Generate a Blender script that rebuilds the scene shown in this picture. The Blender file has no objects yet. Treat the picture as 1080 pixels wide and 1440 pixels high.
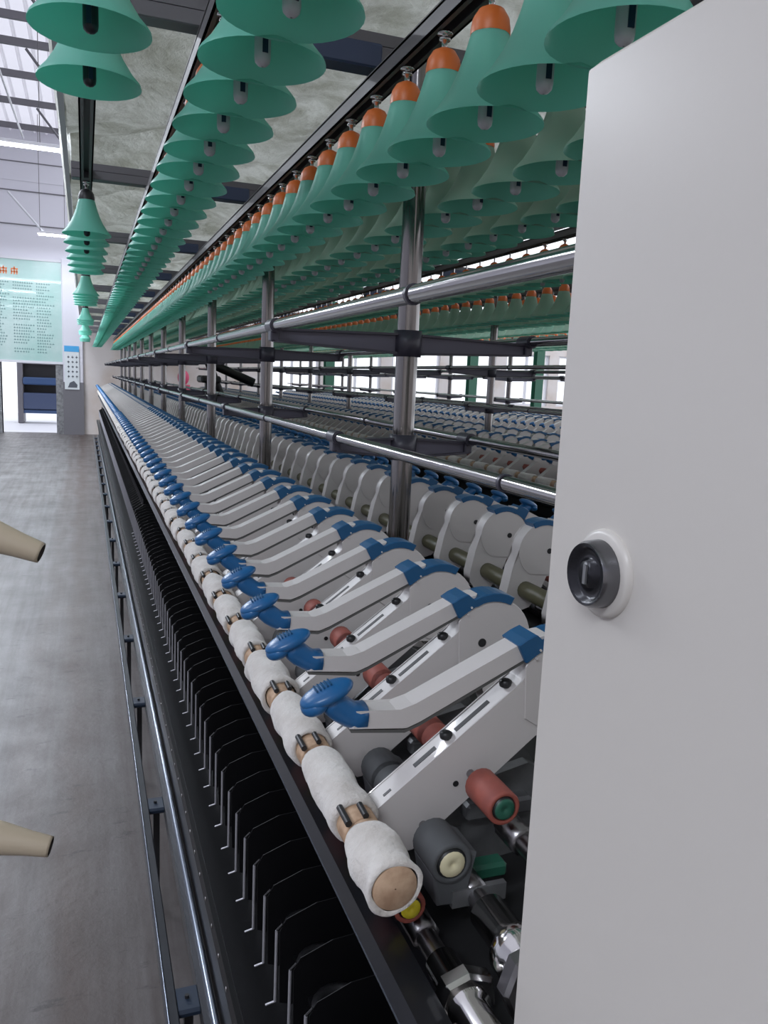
import bpy, math, random
from mathutils import Vector, Matrix
random.seed(7)
C = bpy.context.scene.collection
H = 1.40            # eye height; every "z" below called rel is relative to the eye
PI = math.pi
S = bpy.context.scene

# ------------------------------------------------------------------ materials
def mat(name, col, rough=0.5, metal=0.0, spec=0.5, trans=0.0, emit=None, estr=0, noise=None, bump=None, coat=0.0, sheen=0.0):
    m = bpy.data.materials.new(name); m.use_nodes = True
    nt = m.node_tree; N = nt.nodes; L = nt.links
    b = N['Principled BSDF']; out = N['Material Output']
    b.inputs['Base Color'].default_value = (*col, 1); b.inputs['Roughness'].default_value = rough
    b.inputs['Metallic'].default_value = metal; b.inputs['Specular IOR Level'].default_value = spec
    b.inputs['Coat Weight'].default_value = coat; b.inputs['Sheen Weight'].default_value = sheen
    tc = N.new('ShaderNodeTexCoord')
    if noise:                                   # (scale, colour2, low, high)
        sc, c2, lo, hi = noise
        n = N.new('ShaderNodeTexNoise'); n.inputs['Scale'].default_value = sc; n.inputs['Detail'].default_value = 6
        r = N.new('ShaderNodeValToRGB'); r.color_ramp.elements[0].position = lo; r.color_ramp.elements[1].position = hi
        r.color_ramp.elements[0].color = (*col, 1); r.color_ramp.elements[1].color = (*c2, 1)
        L.new(tc.outputs['Object'], n.inputs['Vector']); L.new(n.outputs['Fac'], r.inputs['Fac']); L.new(r.outputs['Color'], b.inputs['Base Color'])
    if bump:
        sc, st, di = bump
        n = N.new('ShaderNodeTexNoise'); n.inputs['Scale'].default_value = sc; n.inputs['Detail'].default_value = 5
        bp = N.new('ShaderNodeBump'); bp.inputs['Strength'].default_value = st; bp.inputs['Distance'].default_value = di
        L.new(tc.outputs['Object'], n.inputs['Vector']); L.new(n.outputs['Fac'], bp.inputs['Height']); L.new(bp.outputs['Normal'], b.inputs['Normal'])
    if trans:
        t = N.new('ShaderNodeBsdfTranslucent'); t.inputs['Color'].default_value = (*col, 1)
        mx = N.new('ShaderNodeMixShader'); mx.inputs[0].default_value = trans
        L.new(b.outputs[0], mx.inputs[1]); L.new(t.outputs[0], mx.inputs[2]); L.new(mx.outputs[0], out.inputs['Surface'])
    if emit:
        b.inputs['Emission Color'].default_value = (*emit, 1); b.inputs['Emission Strength'].default_value = estr
    return m
M = {}
M['teal'] = mat('teal_plastic', (.27, .74, .61), .38, trans=.45)
M['teal_greyish'] = mat('teal_greyish', (.36, .52, .40), .6, trans=.4, noise=(8, (.27, .54, .42), .4, .7))  # greyer green for bell outsides in the rear rows and further machines
M['orange'] = mat('orange_plastic', (.72, .17, .035), .4)
M['peg_white'] = mat('white_peg', (.50, .50, .53), .4)
M['peg_black'] = mat('black_peg', (.012, .014, .02), .35)
M['slot'] = mat('slot_blue_black', (.01, .015, .05), .4)
M['chrome'] = mat('chrome', (.62, .61, .60), .13, 1.0)
M['tube'] = mat('steel_tube', (.36, .35, .35), .15, 1.0)
M['post'] = mat('post_steel', (.22, .21, .205), .16, 1.0, bump=(9, .04, .01))
M['rail'] = mat('rail_dark', (.10, .096, .10), .5, .2)
M['bar'] = mat('bar_grey', (.15, .145, .16), .5, .2)
M['barblue'] = mat('bar_blue', (.045, .065, .13), .5)
M['bracket'] = mat('bracket_plastic', (.045, .042, .06), .35)
M['bracket_web'] = mat('bracket_web', (.105, .10, .135), .45)
M['cream'] = mat('cabinet_cream', (.61, .58, .54), .33, bump=(140, .06, .0008))
M['lockring'] = mat('lock_ring', (.16, .16, .17), .22, .9)
M['gasket'] = mat('lock_dark', (.03, .03, .035), .25, .6)
M['arm'] = mat('arm_white', (.59, .56, .545), .38, coat=.1, bump=(60, .04, .001))
M['arm_cover'] = mat('arm_cover', (.56, .53, .515), .42)
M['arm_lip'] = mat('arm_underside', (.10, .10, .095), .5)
M['blue'] = mat('blue_plastic', (.010, .105, .28), .3, bump=(220, .12, .0006))
M['blue2'] = mat('blue_plastic_cap', (.012, .085, .20), .34)
M['dark'] = mat('dark_metal', (.03, .03, .032), .4, .3)
M['black'] = mat('black_paint', (.006, .006, .007), .3)
M['blackgloss'] = mat('black_gloss', (.004, .004, .005), .5, spec=.25)
M['rod'] = mat('bright_rod', (.42, .42, .45), .35, .5)
M['board'] = mat('thread_board', (.009, .010, .014), .34, .2, coat=.1)
M['red'] = mat('red_rubber', (.34, .085, .06), .6, noise=(40, (.26, .07, .055), .4, .6))
M['grey_rub'] = mat('grey_apron', (.085, .09, .095), .65)
M['yellow'] = mat('yellow_cap', (.75, .62, .03), .45)
M['creamcap'] = mat('cream_cap', (.70, .64, .42), .45)
M['greencap'] = mat('green_cap', (.02, .11, .07), .45)
M['olive'] = mat('olive_tube', (.09, .085, .045), .45)
M['wood'] = mat('wood_core', (.56, .39, .26), .7, noise=(60, (.38, .24, .15), .4, .65))
M['cotton'] = mat('cotton', (.68, .65, .61), .95, spec=.1, sheen=.4, bump=(260, .8, .002), noise=(35, (.52, .48, .44), .4, .75))
M['steel'] = mat('fluted_steel', (.30, .29, .30), .3, 1.0)
M['alu'] = mat('cast_alu', (.26, .265, .27), .5, .6, noise=(20, (.14, .14, .15), .4, .7))
M['cone'] = mat('ivory_tube', (.50, .42, .31), .35)
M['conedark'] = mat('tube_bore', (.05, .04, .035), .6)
M['white_paint'] = mat('white_paint', (.62, .62, .66), .6)
M['tube_light'] = mat('lit_tube', (1, 1, 1), .3, emit=(.86, .92, 1), estr=14)
M['kick'] = mat('kick_rail', (.16, .18, .22), .22, .8)
M['kickdark'] = mat('kick_rail_outer', (.05, .052, .06), .35, .5)
M['padblue'] = mat('pad_blue', (.012, .025, .05), .5)
M['green_paint'] = mat('green_paint', (.02, .10, .06), .5)
M['bluepaint'] = mat('blue_paint', (.03, .07, .17), .45)
M['glass'] = mat('glass', (.9, .95, 1), .05, trans=0)
M['pink'] = mat('pink', (.55, .06, .14), .6)
M['skyblue'] = mat('sky_blue', (.05, .32, .62), .5)
M['lace'] = mat('lace', (.85, .85, .85), .6)

def glassmat():
    m = bpy.data.materials.new('window_glass'); m.use_nodes = True; N = m.node_tree.nodes; L = m.node_tree.links
    t = N.new('ShaderNodeBsdfTransparent'); g = N.new('ShaderNodeBsdfGlossy'); g.inputs['Roughness'].default_value = .03
    x = N.new('ShaderNodeMixShader'); x.inputs[0].default_value = .08
    L.new(t.outputs[0], x.inputs[1]); L.new(g.outputs[0], x.inputs[2]); L.new(x.outputs[0], N['Material Output'].inputs[0])
    return m
M['glass'] = glassmat()

def floormat():
    m = bpy.data.materials.new('worn_concrete'); m.use_nodes = True; nt = m.node_tree; N = nt.nodes; L = nt.links; b = N['Principled BSDF']
    g = N.new('ShaderNodeNewGeometry')
    def noise(scale, detail, mapscale=(1, 1, 1)):
        mp = N.new('ShaderNodeMapping'); mp.inputs['Scale'].default_value = mapscale; L.new(g.outputs['Position'], mp.inputs['Vector'])
        n = N.new('ShaderNodeTexNoise'); n.inputs['Scale'].default_value = scale; n.inputs['Detail'].default_value = detail; n.inputs['Roughness'].default_value = .65
        L.new(mp.outputs[0], n.inputs['Vector']); return n
    def ramp(src, p0, c0, p1, c1):
        r = N.new('ShaderNodeValToRGB'); r.color_ramp.elements[0].position = p0; r.color_ramp.elements[1].position = p1
        r.color_ramp.elements[0].color = (*c0, 1); r.color_ramp.elements[1].color = (*c1, 1); L.new(src, r.inputs['Fac']); return r
    def mix(f, a, b_, mode='MIX'):
        x = N.new('ShaderNodeMixRGB'); x.blend_type = mode
        if isinstance(f, float): x.inputs[0].default_value = f
        else: L.new(f, x.inputs[0])
        L.new(a, x.inputs[1]); L.new(b_, x.inputs[2]); return x
    base = ramp(noise(2.2, 8).outputs['Fac'], .3, (.085, .078, .077), .7, (.17, .163, .165))
    streak = ramp(noise(3.0, 6, (7, .35, 1)).outputs['Fac'], .35, (.45, .38, .35), .60, (1, 1, 1))
    c = mix(.75, base.outputs[0], streak.outputs[0], 'MULTIPLY')
    # brown grime band beside the machine
    sx = N.new('ShaderNodeSeparateXYZ'); L.new(g.outputs['Position'], sx.inputs[0])
    wob = N.new('ShaderNodeMath'); wob.operation = 'MULTIPLY_ADD'; wob.inputs[1].default_value = .22
    L.new(noise(1.6, 4).outputs['Fac'], wob.inputs[0]); L.new(sx.outputs['X'], wob.inputs[2])
    band = N.new('ShaderNodeValToRGB'); e = band.color_ramp.elements
    e[0].position = 0; e[0].color = (0, 0, 0, 1); e[1].position = 1; e[1].color = (0, 0, 0, 1)
    for p, v in ((.42, 0), (.50, .55), (.56, .35), (.62, .9), (.70, .45), (.78, .3)):
        q = e.new(p); q.color = (v, v, v, 1)
    mr = N.new('ShaderNodeMapRange'); mr.inputs[1].default_value = -.7; mr.inputs[2].default_value = .5; L.new(wob.outputs[0], mr.inputs[0]); L.new(mr.outputs[0], band.inputs['Fac'])
    brown = N.new('ShaderNodeRGB'); brown.outputs[0].default_value = (.062, .038, .030, 1)
    c = mix(band.outputs[0], c.outputs[0], brown.outputs[0])
    spots = ramp(noise(7, 6, (1, 2.6, 1)).outputs['Fac'], .60, (1, 1, 1), .68, (.38, .35, .35))
    c = mix(.8, c.outputs[0], spots.outputs[0], 'MULTIPLY')
    L.new(c.outputs[0], b.inputs['Base Color'])
    rr = N.new('ShaderNodeMapRange'); rr.inputs[3].default_value = .28; rr.inputs[4].default_value = .62
    L.new(noise(4, 5).outputs['Fac'], rr.inputs[0]); L.new(rr.outputs[0], b.inputs['Roughness'])
    bp = N.new('ShaderNodeBump'); bp.inputs['Strength'].default_value = .25; bp.inputs['Distance'].default_value = .004
    L.new(noise(30, 5).outputs['Fac'], bp.inputs['Height']); L.new(bp.outputs[0], b.inputs['Normal'])
    return m
M['floor'] = floormat()
def foilmat():
    m = bpy.data.materials.new('crinkled_film'); m.use_nodes = True; nt = m.node_tree; N = nt.nodes; L = nt.links; b = N['Principled BSDF']
    tc = N.new('ShaderNodeTexCoord')
    n = N.new('ShaderNodeTexNoise'); n.inputs['Scale'].default_value = 4; n.inputs['Detail'].default_value = 10; n.inputs['Roughness'].default_value = .7; n.inputs['Distortion'].default_value = .2
    v = N.new('ShaderNodeTexVoronoi'); v.inputs['Scale'].default_value = 5
    L.new(tc.outputs['Object'], n.inputs['Vector']); L.new(n.outputs['Color'], v.inputs['Vector'])
    r = N.new('ShaderNodeValToRGB'); r.color_ramp.elements[0].position = .38; r.color_ramp.elements[1].position = .60
    r.color_ramp.elements[0].color = (.46, .47, .39, 1); r.color_ramp.elements[1].color = (.82, .84, .77, 1)
    L.new(n.outputs['Fac'], r.inputs['Fac']); L.new(r.outputs[0], b.inputs['Base Color'])
    b.inputs['Roughness'].default_value = .4; b.inputs['Metallic'].default_value = .15
    bp = N.new('ShaderNodeBump'); bp.inputs['Strength'].default_value = 1.0; bp.inputs['Distance'].default_value = .12
    L.new(v.outputs['Distance'], bp.inputs['Height']); L.new(bp.outputs[0], b.inputs['Normal'])
    t = N.new('ShaderNodeBsdfTranslucent'); L.new(r.outputs[0], t.inputs['Color']); L.new(bp.outputs[0], t.inputs['Normal'])
    x = N.new('ShaderNodeMixShader'); x.inputs[0].default_value = .42
    L.new(b.outputs[0], x.inputs[1]); L.new(t.outputs[0], x.inputs[2]); L.new(x.outputs[0], N['Material Output'].inputs[0])
    return m
M['foil'] = foilmat()
M['wall'] = mat('wall_paint', (.60, .56, .55), .7, noise=(1.3, (.50, .42, .37), .45, .7), bump=(20, .1, .004))
M['wallup'] = mat('wall_sheet', (.62, .61, .67), .6)
M['roof'] = mat('roof_sheet', (.66, .64, .68), .5, noise=(2, (.58, .56, .60), .4, .7), trans=.7)
M['poster'] = mat('poster_board', (.30, .50, .46), .3, noise=(1.2, (.46, .58, .56), .35, .7), coat=.3)
M['ink'] = mat('poster_ink', (.13, .24, .24), .6)
M['signwhite'] = mat('sign_white', (.60, .64, .66), .5)
M['ink_dark'] = mat('sign_ink', (.08, .09, .11), .6)

# ------------------------------------------------------------------ mesh builder
class MB:
    def __init__(s): s.v = []; s.f = []; s.m = []; s.sm = []; s.mats = []
    def mi(s, m):
        if m not in s.mats: s.mats.append(m)
        return s.mats.index(m)
    def add(s, v, f, m, smooth=True):
        o = len(s.v); s.v += [tuple(p) for p in v]; k = s.mi(m)
        for q in f: s.f.append(tuple(i + o for i in q)); s.m.append(k); s.sm.append(smooth)
    def box(s, a, b, m, bev=0):
        x0, y0, z0 = a; x1, y1, z1 = b
        if bev <= 0:
            v = [(x0,y0,z0),(x1,y0,z0),(x1,y1,z0),(x0,y1,z0),(x0,y0,z1),(x1,y0,z1),(x1,y1,z1),(x0,y1,z1)]
            s.add(v, [(0,3,2,1),(4,5,6,7),(0,1,5,4),(1,2,6,5),(2,3,7,6),(3,0,4,7)], m, False)
        else:                                    # chamfered box
            v = []; idx = {}
            for ax in range(3):
                for sx in (0,1):
                    for sy in (0,1):
                        for sz in (0,1):
                            p = [(x0,x1)[sx],(y0,y1)[sy],(z0,z1)[sz]]; sg = [1-2*sx,1-2*sy,1-2*sz]
                            for k in range(3):
                                if k != ax: p[k] += sg[k]*bev
                            idx[(ax,sx,sy,sz)] = len(v); v.append(p)
            f = []
            for ax in range(3):
                o = [(0,0),(1,0),(1,1),(0,1)]
                for sd in (0,1):
                    q = []
                    for (a_, b_) in o:
                        c = [0,0,0]; c[ax] = sd; c[(ax+1)%3] = a_; c[(ax+2)%3] = b_; q.append(idx[(ax,*c)])
                    f.append(q if sd else q[::-1])
                # edges parallel to axis ax
                b1, b2 = (ax+1)%3, (ax+2)%3
                for s1 in (0,1):
                    for s2 in (0,1):
                        def I(a_, e):
                            c = [0,0,0]; c[ax] = e; c[b1] = s1; c[b2] = s2; return idx[(a_,*c)]
                        q = [I(b1,0), I(b1,1), I(b2,1), I(b2,0)]; f.append(q if (s1 ^ s2) else q[::-1])
            for sx in (0,1):
                for sy in (0,1):
                    for sz in (0,1):
                        q = [idx[(a_,sx,sy,sz)] for a_ in range(3)]; f.append(q if (sx+sy+sz)%2 else q[::-1])
            s.add(v, f, m, False)
    def prism(s, prof, y0, y1, m, smooth=False, ch=0):     # prof in XZ, extruded along Y
        if ch:
            cx = sum(p[0] for p in prof)/len(prof); cz = sum(p[1] for p in prof)/len(prof)
            def ins(p):
                d = math.hypot(p[0]-cx, p[1]-cz) or 1; k = ch/d; return (p[0]-(p[0]-cx)*k, p[1]-(p[1]-cz)*k)
            rings = [(y0, [ins(p) for p in prof]), (y0+ch, prof), (y1-ch, prof), (y1, [ins(p) for p in prof])]
        else: rings = [(y0, prof), (y1, prof)]
        n = len(prof); v = []
        for y, pr in rings: v += [(p[0], y, p[1]) for p in pr]
        f = [tuple(range(n)), tuple(reversed(range((len(rings)-1)*n, len(rings)*n)))]
        s.add(v, f, m, False)
        f = []
        for r in range(len(rings)-1):
            for i in range(n):
                j = (i+1) % n; f.append((r*n+i, (r+1)*n+i, (r+1)*n+j, r*n+j))
        s.add(v, f, m, smooth)
    def strip(s, top, w, y0, y1, m):                        # sheet of thickness w hanging under a polyline in XZ
        s.prism([*top, *[(p[0]+.0, p[1]-w) for p in reversed(top)]], y0, y1, m)
    def tube(s, p, q, r, m, n=16, r2=None, cap=True, smooth=True):
        p = Vector(p); q = Vector(q); d = (q-p).normalized(); r2 = r if r2 is None else r2
        a = d.cross(Vector((0,0,1)) if abs(d.z) < .9 else Vector((1,0,0))).normalized(); b = d.cross(a)
        v = []
        for c, rr in ((p, r), (q, r2)):
            for i in range(n):
                t = 2*PI*i/n; v.append(c + (a*math.cos(t)+b*math.sin(t))*rr)
        s.add(v, [(i, (i+1) % n, n+(i+1) % n, n+i) for i in range(n)], m, smooth)
        if cap: s.add(v, [tuple(reversed(range(n))), tuple(range(n, 2*n))], m, False)
    def lathe(s, prof, m, n=24, org=(0,0,0), axis='z', wob=None, flat=False):    # prof: (r, t)
        v = []; f = []
        for k, (r, t) in enumerate(prof):
            for i in range(n):
                a = 2*PI*i/n; rr = r if not wob else r*wob(k, i)
                c, d = rr*math.cos(a), rr*math.sin(a)
                p = {'z': (c, d, t), 'y': (c, t, d), 'x': (t, c, d)}[axis]
                v.append((p[0]+org[0], p[1]+org[1], p[2]+org[2]))
        for k in range(len(prof)-1):
            for i in range(n): f.append((k*n+i, k*n+(i+1) % n, (k+1)*n+(i+1) % n, (k+1)*n+i))
        s.add(v, f, m, not flat)
    def ell(s, c, r, m, tilt=0, n=20, k=10):
        v = []; f = []
        for j in range(k+1):
            ph = PI*j/k
            for i in range(n):
                a = 2*PI*i/n; p = (r[0]*math.sin(ph)*math.cos(a), r[1]*math.sin(ph)*math.sin(a), r[2]*math.cos(ph))
                x = p[0]*math.cos(tilt)-p[2]*math.sin(tilt); z = p[0]*math.sin(tilt)+p[2]*math.cos(tilt)
                v.append((c[0]+x, c[1]+p[1], c[2]+z))
        for j in range(k):
            for i in range(n): f.append((j*n+i, (j+1)*n+i, (j+1)*n+(i+1) % n, j*n+(i+1) % n))
        s.add(v, f, m, True)
    def loft(s, secs, m, n=16):                             # secs: (x, z, half_y, half_t, angle) rounded sections along XZ path, y centre 0
        v = []; f = []
        for (x, z, hy, ht, ang) in secs:
            for i in range(n):
                a = 2*PI*i/n
                cy = math.copysign(abs(math.cos(a))**.75, math.cos(a))*hy; ct = math.copysign(abs(math.sin(a))**.75, math.sin(a))*ht
                v.append((x - ct*math.sin(ang), cy, z + ct*math.cos(ang)))
        for k in range(len(secs)-1):
            for i in range(n): f.append((k*n+i, k*n+(i+1) % n, (k+1)*n+(i+1) % n, (k+1)*n+i))
        f += [tuple(reversed(range(n))), tuple(range((len(secs)-1)*n, len(secs)*n))]
        s.add(v, f, m, True)
    def merge(s, o, mtx=None):
        off = len(s.v)
        s.v += [tuple(mtx @ Vector(p)) for p in o.v] if mtx else o.v
        for q, k, sm in zip(o.f, o.m, o.sm):
            s.f.append(tuple(i+off for i in q)); s.m.append(s.mi(o.mats[k])); s.sm.append(sm)
    def mesh(s, name):
        me = bpy.data.meshes.new(name); me.from_pydata(s.v, [], s.f)
        for m in s.mats: me.materials.append(M[m])
        me.polygons.foreach_set('material_index', s.m); me.polygons.foreach_set('use_smooth', s.sm); me.update()
        return me
    def obj(s, name, parent=None, loc=(0,0,0), rz=0):
        o = bpy.data.objects.new(name, s.mesh(name)); C.objects.link(o); o.parent = parent; o.location = loc; o.rotation_euler.z = rz
        return o
def tag(o, label=None, cat=None, group=None, kind=None):
    if label: o['label'] = label
    if cat: o['category'] = cat
    if group: o['group'] = group
    if kind: o['kind'] = kind
    return o
def empty(name, loc=(0,0,0), rz=0):
    o = bpy.data.objects.new(name, None); C.objects.link(o); o.location = loc; o.rotation_euler.z = rz; o.empty_display_size = .05
    return o
def copy_tree(o, parent=None):
    c = o.copy(); C.objects.link(c); c.parent = parent
    for ch in list(o.children): copy_tree(ch, c)
    return c
ORD = ['nearest', 'second', 'third', 'fourth', 'fifth', 'sixth', 'seventh', 'eighth', 'ninth', 'tenth', 'eleventh', 'twelfth', 'thirteenth', 'fourteenth',
       'fifteenth', 'sixteenth', 'seventeenth', 'eighteenth', 'nineteenth', 'twentieth']
T = lambda r: H + r

# ------------------------------------------------------------------ camera (from vanishing points measured in the photo)
f_px = 1131.; cx, cy = 540., 720.
def cv(x, y): return Vector((x-cx, -(y-cy), -f_px))
Fv = cv(119, 518).normalized(); Dv = cv(230, 7700); Dv = (Dv - Fv*(Dv @ Fv)).normalized(); Uv = -Dv; Rv = Fv.cross(Uv)
cam = bpy.data.objects.new('camera', bpy.data.cameras.new('camera')); C.objects.link(cam)
Rm = Matrix((Rv, Fv, Uv)).to_4x4()
cam.matrix_world = Matrix.Translation((0, 0, H)) @ Rm
cam.data.sensor_fit = 'VERTICAL'; cam.data.sensor_height = 36; cam.data.lens = f_px/1440*36; cam.data.clip_start = .02
S.camera = cam
Minv = Rm.to_3x3().transposed()
def proj(p):
    d = Minv @ (Vector(p) - Vector((0, 0, H)))
    if d.z > -.01: return None
    return (cx + d.x/-d.z*f_px, cy - d.y/-d.z*f_px, -d.z)
def seen(p, m=60):
    q = proj(p)
    return bool(q) and -m < q[0] < 830+m and -m < q[1] < 1440+m

# ------------------------------------------------------------------ setting
YE = 18.5; YM = 14.4       # end wall, end of the machines
b = MB(); b.box((-8, -8, -.1), (13, YE+.3, 0), 'floor'); tag(b.obj('floor'), kind='structure')
# end wall with a doorway and, to the right, windows
b = MB(); dx0, dx1, dz = -1.62, -.57, 1.68
b.box((-8, YE, 0), (dx0, YE+.25, 6.4), 'wallup'); b.box((dx0, YE, dz), (dx1, YE+.25, 6.4), 'wallup'); b.box((dx1, YE, 0), (-.02, YE+.25, 6.4), 'wallup')
b.box((-.02, YE, 0), (3.6, YE+.25, 2.9), 'wall')
wz0, wz1 = .95, 2.25
b.box((3.6, YE, 0), (13, YE+.25, wz0), 'wall'); b.box((3.6, YE, wz1), (13, YE+.25, 2.9), 'wall')
wins = []
x = 3.6
while x < 12.6:
    b.box((x, YE, wz0), (x+.28, YE+.25, wz1), 'wall'); wins.append((x+.28, x+1.55)); x += 1.55
for zz in (4.2, 4.85, 5.4): b.box((-8, YE-.02, zz), (-.02, YE, zz+.02), 'bar')
tag(b.obj('wall_end'), kind='structure')
for i, (a, c) in enumerate(wins):
    c = min(c, a+1.27); b = MB()
    for z in (wz0, 1.6, wz1-.05): b.box((a, YE+.06, z), (c, YE+.12, z+.05), 'white_paint')
    for xx in (a, (a+c)/2-.02, c-.05): b.box((xx, YE+.05, wz0), (xx+.05, YE+.13, wz1), 'white_paint')
    w = tag(b.obj(f'window_{i+1}'), kind='structure')
    g = MB(); g.box((a, YE+.08, wz0), (c, YE+.085, wz1), 'glass'); g.obj('pane', w)
b = MB(); b.box((-7.2, -4.2, 0), (-7, YE, 6.4), 'wallup'); tag(b.obj('wall_left'), kind='structure')
b = MB(); b.box((-7, -4.2, 0), (13, -4, 2.9), 'wall'); b.box((-7, -4.2, 2.9), (.3, -4, 6.4), 'wallup'); tag(b.obj('wall_back'), kind='structure')
# doorway lining
b = MB(); b.box((dx0-.12, YE-.03, 0), (dx0, YE+.27, dz+.12), 'alu'); b.box((dx1, YE-.03, 0), (dx1+.14, YE+.27, dz+.12), 'alu'); b.box((dx0, YE-.03, dz), (dx1, YE+.27, dz+.12), 'alu')
tag(b.obj('trim_1'), kind='structure')
b = MB(); b.box((-4, YE+.25, -.1), (2, YE+8, 0), 'white_paint'); tag(b.obj('floor_outside'), kind='structure')
# column beside the doorway
b = MB(); b.box((-.42, YE-.12, 0), (-.03, YE, 3.6), 'wallup', .01); b.box((-.43, YE-.14, 0), (-.02, YE-.0, 1.1), 'bar'); tag(b.obj('column_1'), kind='structure')
b = MB(); b.box((-8, YE-.01, 5.05), (-.02, YE, 6.35), 'wallup'); tag(b.obj('trim_2'), kind='structure')
# corrugated roof over the aisle
b = MB(); v = []; f = []; k = 0; x = -7.0; zr = T(4.62)
prof = []
while x < -.12:
    prof += [(x, zr), (x+.16, zr), (x+.175, zr-.035), (x+.205, zr-.035)]; x += .22
n = len(prof)
v = [(p[0], -8, p[1]) for p in prof] + [(p[0], YE+.2, p[1]) for p in prof]
b.add(v, [(i, i+1, n+i+1, n+i) for i in range(n-1)], 'roof', False)
tag(b.obj('ceiling_roof'), kind='structure')
for i, y in enumerate([2.0, 3.5, 5.0, 6.5, 8.0, 9.5, 11, 12.5, 13.45, 14.85, 16.3, 17.9]):
    b = MB(); b.box((-7, y-.028, zr-.14), (-.1, y+.028, zr-.04), 'bar')
    if i % 2 == 0: b.tube((-.72, y, zr-.16), (-.25, y, zr-.75), .02, 'bar', 8)
    tag(b.obj(f'beam_{i+1}'), kind='structure')
# plastic film edge of the low ceiling beside the aisle
b = MB(); NY, NX = 150, 60; X0, X1 = -.055, 2.5
v = []
for j in range(NY+1):
    y = -1.5 + (YE+1.4)*j/NY
    for i in range(NX+1):
        x = X0 + (X1-X0)*i/NX
        sag = .035*math.sin(y*5+math.sin(x*3)*2)*math.sin(x*4.2+.7)+.05*abs(math.sin((y-.2)*PI/1.26))*-.6+.012*math.sin(x*23+y*7)+.01*math.sin(y*31-x*11)
        v.append((x, y, T(.98)+sag))
f = [(j*(NX+1)+i, j*(NX+1)+i+1, (j+1)*(NX+1)+i+1, (j+1)*(NX+1)+i) for j in range(NY) for i in range(NX)]
b.add(v, f, 'foil'); tag(b.obj('ceiling_film'), kind='structure')
b = MB(); v = []; n = 90
for j in range(n+1):
    y = 1.2 + (YE-1.4)*j/n
    for i, z in enumerate((.93, 1.15, 1.4, 1.75)):
        v.append((-.055 - .03*i + .015*math.sin(y*2+i), y, T(z)))
b.add(v, [(j*4+i, j*4+i+1, (j+1)*4+i+1, (j+1)*4+i) for j in range(n) for i in range(3)], 'foil')
tag(b.obj('film_curtain'), 'translucent plastic film hanging down along the aisle side of the low ceiling', 'plastic film')
b = MB(); b.box((-.075, -1, T(.915)), (-.055, YE-.2, T(.945)), 'white_paint'); tag(b.obj('trim_3'), kind='structure')
for i, xx in enumerate((1.32, 2.48)):
    b = MB(); b.box((xx-.02, -1, T(.88)), (xx+.02, YE-.2, T(.93)), 'bar'); tag(b.obj(f'trim_{4+i}'), kind='structure')

# lamps
def area(name, loc, rot, sx, sy, e, col):
    l = bpy.data.lights.new(name, 'AREA'); l.shape = 'RECTANGLE'; l.size = sx; l.size_y = sy; l.energy = e; l.color = col
    o = bpy.data.objects.new(name, l); C.objects.link(o); o.location = loc; o.rotation_euler = rot; return o
def lamp(x0, x1, y, z, label, pw=45):
    t = tag(empty('fluorescent_lamp', ((x0+x1)/2, y, z)), label, 'lamp', 'fluorescent lamps over the aisle'); w = (x1-x0)/2
    b = MB(); b.box((-w, -.03, .02), (w, .03, .06), 'white_paint', .005); b.obj('lamp_housing', t)
    b = MB(); b.tube((-w+.02, 0, 0), (w-.02, 0, 0), .017, 'tube_light', 12); b.obj('lit_tube', t)
    b = MB()
    for s in (-.8, .8): b.tube((w*s, 0, .05), (w*s, 0, T(4.55)-z), .005, 'rail', 6)
    b.obj('hanger_wire', t)
    l = area('lamp_light', ((x0+x1)/2, y, z-.03), (0, 0, 0), x1-x0, .05, pw*(x1-x0), (.86, .92, 1)); l.parent = None
lamp(-3.0, -.16, 10.6, T(2.47), 'long glowing white fluorescent lamp high over the aisle, nearer one in view')
lamp(-.80, -.26, 17.0, T(2.44), 'short glowing white fluorescent lamp by the far wall above the poster board')
for (x, y, pw) in ((-2.3, -1.8, 26), (-2.9, 2.4, 8), (-2.5, 6.2, 45), (-2.9, 13.5, 60)):  # unseen extra lamps, added to brighten the near and far aisle
    lamp(x-1.0, x+1.0, y, T(2.5), 'unseen white fluorescent lamp added over the aisle for fill light', pw)
# conduit across the roof
for (p, q, r, lb) in (((-.93, 9.0, T(3.4)), (-.62, 10.6, T(2.56)), .012, 'thin pale cable slanting down to the nearer glowing aisle lamp'), ((-1.3, 17.3, T(3.2)), (-.7, 17.2, T(2.52)), .02, 'pale cable slanting down to the far glowing lamp by the wall')):
    b = MB(); b.tube(p, q, r, 'white_paint', 8); tag(b.obj('cable'), lb, 'cable', 'lamp cables')

# poster board above the doorway
t = tag(empty('poster_board', (-1.15, YE-.05, T(1.14))), 'large framed pale green notice board with columns of small writing above the doorway', 'notice board')
px0, px1, pz0, pz1 = -1.75, .72, -1.03, .98
b = MB(); b.box((px0, -.01, pz0), (px1, .02, pz1), 'poster'); b.obj('board', t)
b = MB()
for a, c in (((px0, -.03, pz0-.05), (px1+.06, .02, pz0)), ((px0, -.03, pz1), (px1+.06, .02, pz1+.05)), ((px1, -.03, pz0), (px1+.06, .02, pz1)), ((px0-.05, -.03, pz0-.05), (px0, .02, pz1+.05))): b.box(a, c, 'white_paint')
b.obj('board_frame', t)
b = MB(); rnd = random.Random(3)
for (c0, c1) in ((-1.6, -.95), (-.85, -.28), (-.2, .22), (.24, .56)):
    for r in range(24):
        z = .52 - r*.06; x = c0
        if rnd.random() < .08: continue
        e = c1 - rnd.random()*.18
        while x < e:
            w = .022+.02*rnd.random(); b.box((x, -.014, z), (x+w, -.01, z+.008), 'ink'); b.box((x+w*.4, -.014, z-.012), (x+w*.4+.007, -.01, z+.024), 'ink'); x += w+.014
b.obj('writing', t)
b = MB()
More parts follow.
